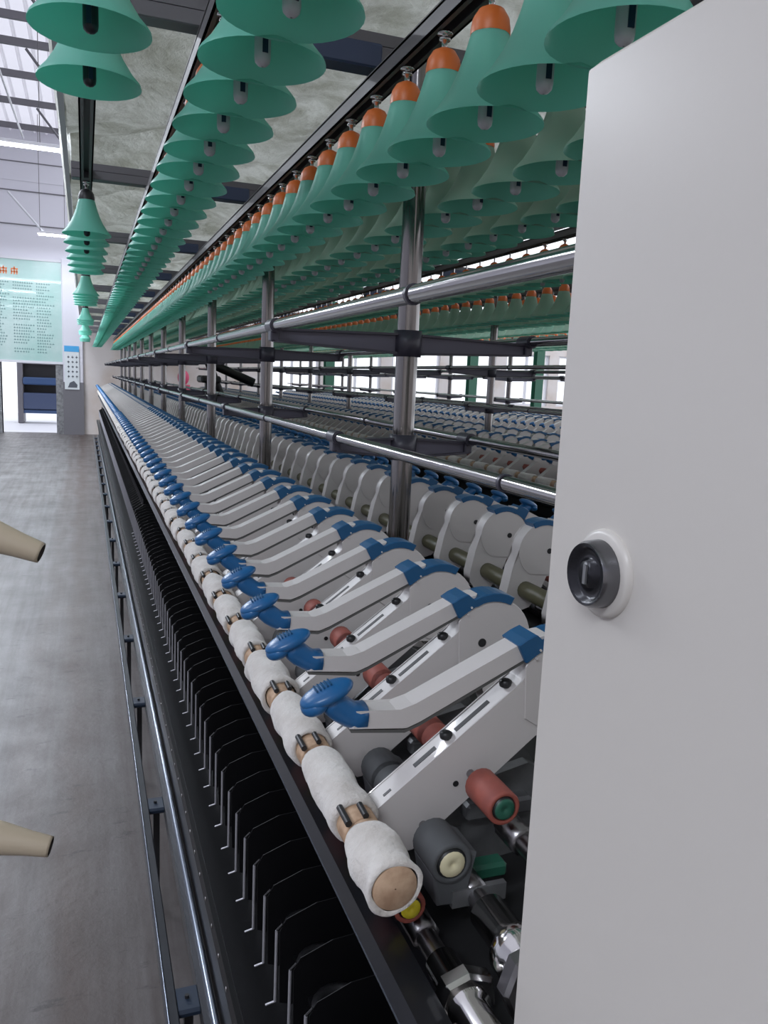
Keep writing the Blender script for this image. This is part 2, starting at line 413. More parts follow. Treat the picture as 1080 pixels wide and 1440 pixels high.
for x in (-.62, -.42, -.22): 
    for q in ((0, .1, .13, .12), (0, .04, .13, .06), (.05, 0, .075, .15), (.0, .0, .02, .1), (.1, 0, .12, .1)): b.box((x+q[0], -.016, .68+q[1]), (x+q[2], -.01, .68+q[3]), 'orange')
b.obj('title', t)
# sign on the column
t = tag(empty('wall_sign', (-.235, YE-.15, T(.05))), 'narrow white sign with a blue top on the grey column right of the doorway', 'sign')
b = MB(); b.box((-.16, -.01, -.50), (.13, .01, .36), 'signwhite'); b.obj('sign_panel', t)
b = MB(); b.box((-.16, -.013, .28), (.13, -.01, .40), 'skyblue'); b.obj('sign_header', t)
b = MB()
for k in range(5):
    for j in range(3): b.box((-.10+.08*j, -.014, .16-.1*k), (-.06+.08*j, -.01, .18-.1*k), 'ink_dark'); b.box((-.085+.08*j, -.014, .14-.1*k), (-.077+.08*j, -.01, .2-.1*k), 'ink_dark')
b.prism([(-.10, -.46), (.08, -.46), (.09, -.40), (.02, -.32), (-.06, -.36)], -.014, -.01, 'ink_dark'); b.obj('sign_writing', t)
# blue machine seen through the doorway
t = tag(empty('textile_machine', (-1.0, YE+3.2, 0)), 'dark blue machine standing outside, seen through the far doorway', 'machine')
b = MB(); b.box((-.42, 0, .35), (.6, .8, .75), 'barblue', .02); b.box((-.42, .05, .25), (.6, .7, .33), 'bluepaint'); b.obj('machine_body', t)
b = MB(); b.box((-.42, -.02, .95), (.6, .5, 1.13), 'bluepaint', .03); b.obj('cross_beam', t)
b = MB(); b.box((-.55, 0, .0), (-.42, .8, 1.55), 'bar', .02); b.box((-.42, 0, 1.45), (.6, .3, 1.55), 'bar'); b.obj('side_frame', t)
b = MB(); b.box((-.42, .3, 1.12), (.6, .6, 1.46), 'dark'); b.box((-.42, .55, .3), (.6, .6, 1.2), 'dark'); b.obj('cover_and_dark_fill', t)  # second box is a dark sheet put in for the shaded interior

# ------------------------------------------------------------------ prototypes
def bell_mb(n, detail=True, om='teal'):
    outer = [(.0730, 0), (.0718, .004), (.0610, .016), (.0480, .036), (.0385, .056), (.0315, .076), (.0270, .092), (.0240, .103), (.020, .106)]
    inner = [(.018, .102), (.021, .098), (.025, .088), (.0298, .072), (.0368, .053), (.0465, .034), (.0595, .0145), (.0700, .002), (.0730, 0)]
    b = MB(); b.lathe(outer, om, n)
    if detail: b.lathe(inner, 'teal', n)
    else: b.lathe([(.021, .098), (.0298, .072), (.0465, .034), (.0715, .001)], 'teal', n)
    return b
def cap_mb(n, col='orange'):
    b = MB(); b.lathe([(.0245, .103), (.0245, .110), (.0225, .122), (.016, .132), (.006, .137), (.001, .1375)], col, n); return b
def hook_mb(n):
    b = MB(); b.lathe([(.004, .134), (.004, .146), (.008, .1465), (.008, .150), (.0035, .151), (.0035, .154), (.011, .1545), (.011, .157), (.001, .158)], 'chrome', n); return b
def peg_mb(n, col='peg_white'):
    b = MB(); b.lathe([(.001, -.0045), (.005, -.0035), (.0085, .0), (.0095, .005), (.0095, .098)], col, n); return b
PROT = {}
def bell_proto(kind):
    t = empty('bobbin_cover')
    bell_mb(32, True, 'teal_greyish' if kind == 'greyish' else 'teal').obj('bell_skirt', t)
    cap_mb(16, 'dark' if kind == 'black' else 'orange').obj('end_cap', t); hook_mb(12).obj('hanger_hook', t)
    pg = peg_mb(14, 'peg_white' if kind != 'black' else 'peg_black').obj('bobbin_peg', t)
    s = MB()
    if kind != 'black': s.box((-.0022, -.0103, .008), (.0042, -.0085, .034), 'slot')
    else: s.box((-.003, -.0103, .004), (.003, -.0085, .03), 'slot')
    s.obj('slot', pg)
    PROT['bell', kind] = t; return t
bell_proto('white'); bell_proto('black'); bell_proto('greyish')
def bell_low(n=12, om='teal', cap='orange'):
    b = bell_mb(n, False, om)
    b.merge(cap_mb(8, cap)); b.tube((0, 0, .136), (0, 0, .158), .004, 'chrome', 5); return b
BLT = bell_low(); BLD = bell_low(12, 'teal_greyish'); BLB = bell_low(12, 'teal', 'dark')

# weighting arm, local frame: origin at (X=.41, Z=-.27 rel), y=0 is its near face
AX, AZ = .410, -.272
def L_(x, z): return (x-AX, z-AZ)
def arc(cx_, cz_, r, a0, a1, n):
    return [(cx_+r*math.cos(math.radians(a0+(a1-a0)*i/n)), cz_+r*math.sin(math.radians(a0+(a1-a0)*i/n))) for i in range(n+1)]
def channel_profile():
    return [L_(.228, -.371), L_(.234, -.3655)] + [L_(.368, -.2625)] + [L_(.376, -.250)] + arc(0, 0, .0455, 142, -5, 12) + [L_(.466, -.300), L_(.4745, -.342), L_(.4735, -.360), L_(.465, -.372), L_(.448, -.3765), L_(.430, -.371), L_(.414, -.352), L_(.400, -.318), L_(.386, -.3165), L_(.328, -.363), L_(.268, -.4105), L_(.262, -.411), L_(.229, -.377)]
def lever_top():
    return [(.208, -.2755), (.248, -.2785), (.262, -.2745), (.372, -.2235), (.392, -.2200)]
def lever_bot():
    return [(.392, -.240), (.374, -.2405), (.268, -.2925), (.255, -.297), (.206, -.2915)]
W = .027
def arm_parts():
    P = {}
    b = MB(); pr = channel_profile()
    b.prism(pr, 0, .0016, 'arm'); b.prism(pr, W-.0016, W, 'arm')
    top = [L_(.230, -.3705), L_(.235, -.3655), L_(.368, -.2635), L_(.376, -.2510)] + arc(0, 0, .0455, 142, -5, 10) + [L_(.466, -.300), L_(.4745, -.342), L_(.4735, -.360)]
    b.prism(top + [(p[0]+.0008, p[1]-.0018) for p in reversed(top)], .0003, W-.0003, 'arm', True)
    P['channel'] = b
    b = MB()      # slots cut in the top, dark
    def onTop(a, c, y0, y1, m='dark', h=.0007):
        d = lambda t: (.235+(.368-.235)*t, -.3655+(.2635*-1+.3655)*t)
        p, q = d(a), d(c); b.prism([L_(p[0], p[1]+h-.0002), L_(q[0], q[1]+h-.0002), L_(q[0], q[1]-.003), L_(p[0], p[1]-.003)], y0, y1, m)
    onTop(.56, .80, .010, .0155); onTop(.27, .42, .010, .0155); onTop(.05, .10, .008, .011); P['slot_slits'] = b
    b = MB(); b.prism(arc(0, 0, .047, 150, -60, 22)+[(-.012, -.043), (-.0375, -.026)], -.0015, 0, 'arm_cover', ch=.0006)
    b.prism(arc(0, 0, .047, 150, -60, 22)+[(-.012, -.043), (-.0375, -.026)], W, W+.0015, 'arm_cover'); P['hinge_cover'] = b
    b = MB(); cx_, cz_ = L_(.3985, -.2735)  # dark discs painted for the shade inside the pin holes
    for y0, y1 in ((-.0022, -.0005), (W, W+.0022)): b.tube((cx_, y0, cz_), (cx_, y1, cz_), .0048, 'dark', 14)
    x_, z_ = L_(.307, -.353); b.tube((x_, -.0006, z_), (x_, .002, z_), .0028, 'dark', 12); P['pin_hole'] = b
    b = MB(); tp = [L_(*p) for p in lever_top()]; bt = [L_(*p) for p in lever_bot()]
    b.prism(tp+bt, .0015, W-.0015, 'arm', ch=.0030)
    P['lever'] = b
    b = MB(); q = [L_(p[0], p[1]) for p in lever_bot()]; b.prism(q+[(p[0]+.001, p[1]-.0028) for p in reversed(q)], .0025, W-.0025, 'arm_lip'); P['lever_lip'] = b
    b = MB()      # blue cap wrapping the hinge
    inner = [L_(.369, -.2445), L_(.3775, -.2385), L_(.386, -.2335)] + arc(0, 0, .0440, 118, 62, 6)
    outer = arc(0, 0, .0530, 62, 118, 6)[::1]
    outer = [(p[0], p[1]) for p in outer] + [L_(.3775, -.2185), L_(.368, -.2225), L_(.360, -.2275)]
    b.prism(inner+outer, -.003, W+.003, 'blue2', ch=.0012); P['hinge_cap'] = b
    b = MB()
    for (x, z) in ((.379, -.2405), (.3825, -.233)): X_, Z_ = L_(x, z); b.tube((X_, -.0042, Z_), (X_, -.002, Z_), .0012, 'arm', 8)
    P['cap_rivet'] = b
    # blue thumb handle
    b = MB()
    secs = []
    for (x, z, hy, ht, an) in ((.2215, -.2838, .0135, .0112, -4), (.2135, -.2838, .0132, .0112, -10), (.206, -.2800, .0125, .0115, -24), (.199, -.2750, .0118, .0118, -34), (.193, -.2705, .0122, .0110, -36), (.187, -.267, .012, .008, -35)):
        X_, Z_ = L_(x, z); secs.append((X_, Z_, hy, ht, math.radians(an)))
    t = MB(); t.loft(secs, 'blue'); b.merge(t, Matrix.Translation((0, W/2, 0)))
    X_, Z_ = L_(.1875, -.2615); b.ell((X_, W/2, Z_), (.0245, .0165, .0078), 'blue', math.radians(22), 24, 12)
    X_, Z_ = L_(.178, -.2695); b.ell((X_, W/2, Z_), (.0135, .0150, .0085), 'blue', math.radians(30), 24, 12)
    P['handle'] = b
    b = MB(); 
    for k in range(5):
        X_, Z_ = L_(.1775+.003*k, -.2575+.0013*k); b.box((X_-.0006, W/2-.006, Z_), (X_+.0006, W/2+.006, Z_+.0016), 'blue2')
    P['grip_ribs'] = b
    b = MB()
    for t_ in (.50, .93):
        x, z = .235+.133*t_, -.3655+.102*t_; X_, Z_ = L_(x, z)
        b.lathe([(.0052, 0), (.0058, .002), (.0058, .0055), (.0035, .007), (.0005, .007)], 'dark', 12, (X_-.001, .0125, Z_))
    P['adjusting_screw'] = b
    b = MB()   # spring clip at the nose holding the clearer
    X_, Z_ = L_(.2265, -.3735); b.box((X_-.006, .004, Z_-.001), (X_+.004, .006, Z_+.008), 'creamcap'); b.box((X_-.012, -.001, Z_-.002), (X_+.003, .001, Z_+.003), 'creamcap'); P['nose_clip'] = b
    return P
ROLL = (('front_roller', .2427, -.4225, .0140, 'red', 'yellow', -.060, .030), ('apron_roller', .277, -.388, .0185, 'grey_rub', 'creamcap', -.062, .042), ('back_roller', .321, -.345, .0150, 'red', 'greencap', -.064, .045))
def roller_mb(x, z, r, c, y0, ln, n=20):
    b = MB(); X_, Z_ = L_(x, z)
    b.lathe([(r*.72, y0+.0015), (r*.76, y0), (r*.93, y0), (r, y0+.0015), (r, y0+ln-.0015), (r*.93, y0+ln), (.003, y0+ln)], c, n, (X_, 0, Z_), 'y'); return b
def rcap_mb(x, z, r, c, y0, n=16):
    b = MB(); X_, Z_ = L_(x, z)
    b.lathe([(r*.74, y0+.0018), (r*.62, y0-.0005)], 'dark', n, (X_, 0, Z_), 'y')
    b.lathe([(r*.62, y0-.0004), (r*.56, y0-.002), (r*.14, y0-.0014), (r*.10, y0-.0005), (.0001, y0-.0005)], c, n, (X_, 0, Z_), 'y'); return b
AP = arm_parts()
def arm_proto():
    t = empty('weighting_arm')
    ch = AP['channel'].obj('channel_body', t); AP['slot_slits'].obj('slot', ch)
    hc = AP['hinge_cover'].obj('hinge_cover', t); AP['pin_hole'].obj('dark_pin_hole', hc)
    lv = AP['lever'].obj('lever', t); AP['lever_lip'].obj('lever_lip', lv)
    cp = AP['hinge_cap'].obj('hinge_cap', t); cp['label'] = 'blue hinge cap'; AP['cap_rivet'].obj('rivet', cp)
    hd = AP['handle'].obj('handle', t); hd['label'] = 'blue thumb handle'; AP['grip_ribs'].obj('grip_ribs', hd)
    AP['adjusting_screw'].obj('adjusting_screw', t); AP['nose_clip'].obj('nose_clip', t)
    for (nm, x, z, r, c, cc, y0, ln) in ROLL:
        X_, Z_ = L_(x, z)
        b = MB(); b.tube((X_, y0+.003, Z_), (X_, W-y0-.003, Z_), .004, 'steel', 10)
        u, w = L_(x+.018, z+.026); b.prism([(X_-.006, Z_-.004), (X_+.006, Z_-.006), (u+.006, w), (u-.006, w+.004)], .006, W-.006, 'alu'); b.obj('roller_saddle', t)
        for s in (0, 1):
            yy = y0 if s == 0 else W-y0-ln
            rl = roller_mb(x, z, r, c, yy, ln).obj(nm, t); rcap_mb(x, z, r, cc, yy).obj('end_cap', rl)
    PROT['arm'] = t; return t
arm_proto()
def arm_low():
    b = MB(); pr = [L_(.228, -.371), L_(.368, -.2625), L_(.376, -.250)] + arc(0, 0, .0455, 142, -5, 6) + [L_(.4745, -.342), L_(.465, -.372), L_(.430, -.371), L_(.400, -.318), L_(.386, -.3165), L_(.328, -.363), L_(.266, -.411)]
    b.prism(pr, 0, W, 'arm')
    b.prism([L_(*p) for p in lever_top()]+[L_(*p) for p in lever_bot()], .0005, W-.0005, 'arm')
    b.prism([L_(.369, -.2445), L_(.386, -.2335)] + arc(0, 0, .0440, 118, 62, 3) + arc(0, 0, .0530, 62, 118, 3) + [L_(.360, -.2275)], -.003, W+.003, 'blue2')
    b.ell((L_(.1845, 0)[0], W/2, L_(0, -.2635)[1]), (.0235, .0165, .010), 'blue', math.radians(22), 8, 5)
    t = MB(); t.loft([(*L_(.216, -.2835), .0125, .011, -.1), (*L_(.197, -.2735), .0105, .0105, -.6), (*L_(.188, -.267), .010, .008, -.6)], 'blue', 6); b.merge(t, Matrix.Translation((0, W/2, 0)))
    cx_, cz_ = L_(.3985, -.2735); b.tube((cx_, -.001, cz_), (cx_, W+.001, cz_), .0048, 'dark', 6)
    for (nm, x, z, r, c, cc, y0, ln) in ROLL:
        X_, Z_ = L_(x, z); b.tube((X_, y0, Z_), (X_, y0+ln, Z_), r, c, 6); b.tube((X_, W-y0-ln, Z_), (X_, W-y0, Z_), r, c, 6)
    return b
AL = arm_low(); ALmesh = AL.mesh('weighting_arm_small')

# clearer rollers (wood core wrapped in cotton), near end at y=0, length .136
def cotton_mb(y0, y1, r, seed, n=28, rows=14):
    rnd = random.Random(seed); ph = [rnd.random()*6 for _ in range(6)]; b = MB()
    def wob(k, i):
        a = 2*PI*i/n
        return 1+.035*math.sin(3*a+ph[0]+k*.5)+.03*math.sin(2*a-k*.8+ph[1])+.022*math.sin(5*a+k*1.3+ph[2])+.014*(rnd.random()-.5)+.03*math.sin(k*.9+ph[3])
    prof = [(r*.78, y0+.002), (r*.90, y0)]+[(r, y0+.004+(y1-y0-.008)*k/rows) for k in range(rows+1)]+[(r*.90, y1), (r*.78, y1-.002)]
    b.lathe(prof, 'cotton', n, axis='y', wob=wob); return b
def core_mb(y0, y1, r, n=20):
    b = MB(); b.lathe([(.0005, y0), (r*.96, y0), (r, y0+.001), (r, y1-.001), (r*.96, y1), (.0005, y1)], 'wood', n, axis='y'); return b
CP = []
for sd in range(4):
    t = empty('clearer_roller'); core_mb(.0, .134, .0165).obj('wooden_core', t)
    c = cotton_mb(.020, .128, .0205+.0012*(sd % 3), 20+sd).obj('cotton_lap', t)
    b = MB(); b.tube((-.014, -.004, .0155), (-.014, .021, .0165), .0030, 'dark', 8); b.tube((.001, -.003, .019), (.001, .014, .020), .0028, 'dark', 8); b.obj('holder_pin', t)
    CP.append(t)
cl = MB(); cl.merge(core_mb(0, .134, .0165, 8))
cl.merge(cotton_mb(.02, .128, .021, 5, 10, 3)); CLmesh = cl.mesh('clearer_roller_small')

# ------------------------------------------------------------------ the machines
PIT = .14; Y0 = .605
XC = .57
ROWS = ((.013, .410, .20), (.196, .354, .14), (.472, .320, .14), (.676, .320, .14), (.944, .354, .14), (1.127, .410, .20))
Y1N = [1.134, 1.336] + [2.776, 2.975, 3.19, 3.40, 3.62, 3.85] + [5.0+.2*i for i in range(5)] + [7.6+.2*i for i in range(5)]+[9.9+.2*i for i in range(6)]+[12.2+.2*i for i in range(8)]
MX = [0, 1.5, 3.0]
bells = []; arms = []
for mi, ox in enumerate(MX):
    for ri, (rx, rz, rp) in enumerate(ROWS):
        if ri == 0 and mi > 0: continue
        if ri == 1 and mi > 0: rz = .402
        if ri == 0 and mi == 0: ys = Y1N
        else:
            y00 = {1: .844, 2: .6825, 3: 1.109}.get(ri, 1.0) if mi == 0 else .9
            if mi == 0 and ri == 2: y00 = .6825
            ys = []; y = y00
            while y > .55: y -= rp
            y += rp
            while y < YM-.1: ys.append(y); y += rp
        for y in ys:
            p = (ox+rx, y, T(rz))
            if seen(p, 120): bells.append((math.hypot(p[0], p[1]), mi, ri, p))
    for side in (0, 1):
        for k in range(int((YM-.2-Y0)/PIT)+1):
            y = Y0+PIT*k; x = ox + (AX if side == 0 else 2*XC-AX)
            if seen((x, y, T(AZ)), 100): arms.append((math.hypot(x, y), mi, side, k, (x, y, T(AZ))))
bells.sort(key=lambda q: q[0]); arms.sort(key=lambda q: q[0])
# bells: the 300 largest as things, the rest as one
ROWN = ['aisle-side row', 'second row from aisle', 'row before the posts', 'row behind the posts', 'fifth row', 'sixth row']
MN = ['', ' on the second machine', ' on the third machine']
cnt = {}; far = MB(); lowmesh = {k_: bell_low(18, o_, c_).mesh('bobbin_cover_small') for k_, o_, c_ in (('white', 'teal', 'orange'), ('greyish', 'teal_greyish', 'orange'), ('black', 'teal', 'dark'))}
for i, (d, mi, ri, p) in enumerate(bells):
    if i < 300:
        k = cnt.get((mi, ri), 0); cnt[mi, ri] = k+1
        kind = 'black' if ri == 0 else ('white' if mi == 0 and ri < 3 else 'greyish')
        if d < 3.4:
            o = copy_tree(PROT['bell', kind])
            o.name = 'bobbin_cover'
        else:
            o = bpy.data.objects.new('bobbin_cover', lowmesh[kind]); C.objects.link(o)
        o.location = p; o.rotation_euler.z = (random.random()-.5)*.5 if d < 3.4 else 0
        pk = 'black peg' if (kind == 'black' and mi == 0) else 'white peg'
        if k < 20: lb = f'{ORD[k]} green bell-shaped bobbin cover, {ROWN[ri]}{MN[mi]}'
        else: lb = f'small distant green bobbin cover past the twentieth, {ROWN[ri]}{MN[mi]}'
        tag(o, lb, 'bobbin cover', f'green bobbin covers, {ROWN[ri]}{MN[mi]}')
    else: far.merge(BLB if mi == 0 and ri == 0 else (BLT if mi == 0 and ri < 3 else BLD), Matrix.Translation(p))
tag(far.obj('bobbin_cover'), 'remaining far green bobbin covers merging into solid bands down the machines', 'bobbin cover', kind='stuff')
for k in ('white', 'black', 'greyish'):
    for ch in list(PROT['bell', k].children_recursive): bpy.data.objects.remove(ch)
    bpy.data.objects.remove(PROT['bell', k])
far = MB(); cnt = {}
for i, (d, mi, side, kk, p) in enumerate(arms):
    rz = 0 if side == 0 else PI
    py = p[1] + (0 if side == 0 else W)
    if i < 300:
        k = cnt.get((mi, side), 0); cnt[mi, side] = k+1
        if mi == 0 and ((side == 0 and kk < 34) or (side == 1 and kk < 22)): o = copy_tree(PROT['arm']); o.name = 'weighting_arm'
        else: o = bpy.data.objects.new('weighting_arm', ALmesh); C.objects.link(o)
        o.location = (p[0], py, p[2]); o.rotation_euler.z = rz
        rn = ('near row' if side == 0 else 'rear row') + (MN[mi] if mi else ', near machine')
        if k < 20 and mi == 0: lb = f'{ORD[min(k, 19)]} white weighting arm from the cream cabinet, blue handle, {rn}'
        elif mi == 0: lb = f'white weighting arm with blue handle, {rn}, past its twentieth'
        else: lb = f'small distant white and blue weighting arm in the {rn}'
        tag(o, lb, 'weighting arm', f'weighting arms, {rn}')
    else: far.merge(AL, Matrix.Translation((p[0], py, p[2])) @ Matrix.Rotation(rz, 4, 'Z'))
if far.v: tag(far.obj('weighting_arm'), 'remaining far grey-white weighting arms on the machines beyond', 'weighting arm', kind='stuff')
for ch in list(PROT['arm'].children_recursive): bpy.data.objects.remove(ch)
bpy.data.objects.remove(PROT['arm'])

# clearers
RX, RZ = .2085, -.367
b = MB()
t = tag(empty('clearer_roller', (RX, .497, T(RZ))), 'nearest short clearer roller wrapped in white cotton, bare wooden end facing the viewer', 'clearer roller', 'cotton-wrapped clearer rollers, near row')
core_mb(.0, .070, .0175, 32).obj('wooden_core', t); cotton_mb(-.0005, .062, .0222, 91, 40, 10).obj('cotton_lap', t)
far = MB(); nc = 0
for mi, ox in enumerate(MX):
    for side in (0, 1):
        k = 0; y = .570
        xx = ox+RX if side == 0 else ox+2*XC-RX
        while y < YM-.2:
            if (mi == 0 and side == 0) or seen((xx, y, T(RZ)), 60) and not (mi == 0 and side == 1 and y < 1.2):
                if mi == 0 and side == 0 and k < 36:
                    o = copy_tree(CP[k % 4]); o.name = 'clearer_roller'; o.rotation_euler.y = random.random()*.5-.25
                    lb = f'{ORD[k+1]} cotton-wrapped clearer roller from the viewer, near row' if k < 19 else 'small cotton-wrapped clearer roller, near row past the twentieth'
                elif nc < 295 and (mi, side) in ((0, 0), (1, 0)):
                    o = bpy.data.objects.new('clearer_roller', CLmesh); C.objects.link(o)
                    lb = 'small cotton-wrapped clearer roller, near row past the twentieth' if mi == 0 else 'whitish clearer roller on the front of the second machine'
                else:
                    far.merge(cl, Matrix.Translation((xx, y, T(RZ)))); y += PIT; continue
                o.location = (xx, y, T(RZ)); nc += 1; tag(o, lb, 'clearer roller', 'cotton-wrapped clearer rollers, near row' if mi == 0 else 'clearer rollers of the second machine')
            k += 1; y += PIT
if far.v: tag(far.obj('clearer_roller'), 'remaining clearer rollers on far machine sides', 'clearer roller', kind='stuff')
for t in CP:
    for ch in list(t.children_recursive): bpy.data.objects.remove(ch)
    bpy.data.objects.remove(t)

def simple(name, b, label, cat, group=None): return tag(b.obj(name), label, cat, group)
mword = ['near machine', 'second machine', 'third machine']
PP = 1.26
for mi, ox in enumerate(MX):
    mw = mword[mi]; c0 = ox+XC
    ys = [1.435+PP*i for i in range(-1 if mi else 0, 11)]
    # posts
    for i, y in enumerate(ys):
        if not (seen((c0, y, T(0)), 60)): continue
        t = tag(empty('creel_post', (c0, y, 0)), (f'{ORD[i]} round steel creel post of the {mw}' if mi == 0 else f'thin steel creel post of the {mw}, number {i+1} along it' if False else f'{ORD[i]} thin steel creel post of the {mw}'), 'post', f'steel creel posts of the {mw}')
        b = MB(); b.tube((0, 0, T(-.42)), (0, 0, T(.56)), .0205, 'post', 28 if mi == 0 else 12); b.obj('steel_tube', t)
        for (nm, zc, half, lab) in (('upper', .072, .255, 'upper'), ('lower', -.122, .135, 'lower')):
            q = tag(empty('guide_bracket', (c0, y, T(zc))), f'{lab} dark plastic bracket on the {ORD[i]} post of the {mw}', 'bracket', f'{lab} tube brackets of the {mw}')
            b = MB(); b.lathe([(.0215, -.024), (.0265, -.024), (.0265, .024), (.0215, .024)], 'bracket', 20, flat=False); b.obj('collar', q)
            for s in (-1, 1):
                b = MB()
                pr = [(s*.024, -.018), (s*.024, .017), (s*half, .012), (s*half, -.008)]
                if s < 0: pr = pr[::-1]
                b.prism(pr, -.004, .004, 'bracket_web')
                for zz0, zz1 in ((.014, .009), (-.020, -.011)):
                    pr = [(s*.024, zz0), (s*.024, zz0+.004), (s*half, zz1+.004), (s*half, zz1)]
                    if s < 0: pr = pr[::-1]
                    b.prism(pr, -.013, .013, 'bracket')
                b.obj('bracket_arm', q)
                b = MB(); b.tube((s*half, -.022, .017), (s*half, .022, .017), .0125, 'bracket', 16); b.box((s*half-.008, -.012, -.010), (s*half+.008, .012, .012), 'bracket', .002); b.obj('tube_clip', q)
        t = tag(empty('creel_crossbar', (c0, y+.06, T(.565))), f'{ORD[i]} grey crossbar under the film ceiling, {mw}', 'crossbar', f'creel crossbars of the {mw}')
        b = MB(); b.box((-.60, -.020, .004), (.60, .020, .030), 'bar', .002); b.box((-.60, -.020, .030), (.60, -.015, .05), 'bar'); b.box((-.60, .015, .030), (.60, .020, .05), 'bar'); b.obj('bar_channel', t)
        b = MB(); b.box((-.30, -.024, -.010), (-.06, .024, .032), 'barblue', .003); b.obj('blue_sleeve', t)
    # guide tubes
    for (x, z, r, lb) in ((-.255, .089, .0092, 'upper front'), (.255, .089, .0092, 'upper rear'), (-.135, -.105, .0088, 'lower front'), (.135, -.105, .0088, 'lower rear')):
        b = MB(); b.tube((c0+x, .42 if mi == 0 else -.2, T(z)), (c0+x, YM, T(z)), r, 'tube', 20); t = simple('guide_tube', b, f'long shiny steel guide tube, {lb} of the {mw}', 'tube', 'steel guide tubes')
        b = MB(); y = .78
        while y < YM: b.tube((c0+x, y, T(z)), (c0+x, y+.006, T(z)), r+.0018, 'bracket', 14); y += .63
        b.obj('joint_ring', t)
    # creel rails
    for ri, (rx, rz, rp) in enumerate(ROWS):
        z = (.402 if ri == 1 and mi else rz)+.158; b = MB()
        b.box((ox+rx-.018, .3, T(z)), (ox+rx-.014, YM, T(z+.026)), 'rail'); b.box((ox+rx+.014, .3, T(z)), (ox+rx+.018, YM, T(z+.026)), 'rail'); b.box((ox+rx-.018, .3, T(z+.022)), (ox+rx+.018, YM, T(z+.028)), 'rail')
        b.box((ox+rx-.018, .3, T(z)), (ox+rx-.007, YM, T(z+.002)), 'rail'); b.box((ox+rx+.007, .3, T(z)), (ox+rx+.018, YM, T(z+.002)), 'rail')
        simple('creel_rail', b, f'long dark slotted hanging rail over the {ROWN[ri]}, {mw}', 'rail', 'creel rails')
    # roller beams and bodies
    for side in (0, 1):
        sg = 1 if side == 0 else -1; e = c0
        X = lambda x: e + sg*(x-XC)
        sn = 'front' if side == 0 else 'rear'
        def pr(pts): 
            q = [(X(a), T(c)) for a, c in pts]; return q if sg > 0 else q[::-1]
        b = MB(); b.prism(pr([(.205, -.428), (.232, -.436), (.240, -.470), (.205, -.452), (.199, -.442)]), .398, YM, 'board')
        b.prism(pr([(.1985, -.441), (.2005, -.4405), (.206, -.4525), (.204, -.454)]), .398, YM, 'kick')
        simple('thread_board', b, f'long glossy dark thread board below the clearer rollers, {sn} of the {mw}', 'board')
        b = MB(); b.prism(pr([(.262, -.468), (.50, -.44), (.56, -.44), (.56, -.60), (.36, -.60), (.285, -.52)]), .43, YM, 'dark'); simple('roller_beam', b, f'dark steel roller beam along the {sn} of the {mw}', 'beam')
        if mi == 0 or side == 0:
            for (x, z, r, lb) in ((.2585, -.452, .0125, 'first'), (.303, -.424, .0125, 'second'), (.345, -.382, .0125, 'third')):
                b = MB(); n = 14; y = .40
                b.tube((X(x), .39, T(z)), (X(x), YM, T(z)), r*.72, 'steel', 12, smooth=True)
                if mi == 0:
                    y = .545
                    while y < (6 if side == 0 else 3):
                        for yy in (y, y+.091): b.lathe([(r*.7, yy), (r, yy+.001), (r, yy+.032), (r*.7, yy+.033)], 'steel', 22, (X(x), 0, T(z)), 'y', wob=lambda k, i: 1 if i % 2 else .9)
                        y += PIT
                simple('fluted_roller', b, f'{lb} fluted steel bottom roller along the {sn} of the {mw}', 'roller', 'bottom rollers')
        b = MB(); b.tube((X(.440), .42, T(-.340)), (X(.440), YM, T(-.340)), .0150, 'olive', 16); simple('arm_tube', b, f'olive tube carrying the {sn} weighting arms of the {mw}', 'tube')
        b = MB(); b.prism(pr([(.345, -.60), (.56, -.60), (.56, -1.25), (.345, -1.25)]), .43, YM, 'black')
        b.prism(pr([(.32, -1.25), (.56, -1.25), (.56, -H), (.32, -H)]), .43, YM, 'black')
        b.prism(pr([(.184, -.84), (.345, -.84), (.345, -1.25), (.21, -1.25), (.204, -1.06)]), .43, YM, 'black'); simple('spindle_housing', b, f'black spindle rail housing along the {sn} of the {mw}', 'housing')
# roller bearing brackets between the near arms
def stand_mb():
    b = MB(); b.prism([(.245, T(-.47)), (.262, T(-.44)), (.300, T(-.412)), (.345, T(-.372)), (.40, T(-.36)), (.47, T(-.40)), (.50, T(-.445)), (.38, T(-.455)), (.27, T(-.475))], -.006, .006, 'alu')
    b.box((.33, -.02, T(-.405)), (.40, .02, T(-.388)), 'alu', .003); b.box((.285, -.035, T(-.438)), (.325, .035, T(-.430)), 'alu'); return b
sm = stand_mb().mesh('roller_stand')
k = 0; y = .64
while y < 6:
    o = bpy.data.objects.new('roller_stand', sm); C.objects.link(o); o.location.y = y+.002
    tag(o, f'{ORD[k]} cast grey roller stand between the near arms' if k < 20 else 'small cast grey roller stand deep between the distant near arms', 'roller stand', 'cast roller stands'); k += 1; y += PIT
# aprons: dark cradle under each middle roller
b = MB(); b.prism([(.262, -.400), (.280, -.372), (.302, -.385), (.292, -.430), (.268, -.428)], -.022, .022, 'grey_rub', ch=.003)
b.box((.28, -.024, -.43), (.33, -.018, -.415), 'alu'); b.box((.30, .0, -.428), (.345, .018, -.414), 'greencap', .003)
am = b.mesh('apron_cradle'); k = 0; y = .56
while y < 5:
    for dy in (.008, .098):
        o = bpy.data.objects.new('apron_cradle', am); C.objects.link(o); o.location = (0, y+dy, H)
        tag(o, f'{ORD[k]} dark rubber apron cradle under the near arms' if k < 20 else 'small dark apron cradle under the distant near arms', 'apron cradle', 'apron cradles'); k += 1
    y += PIT
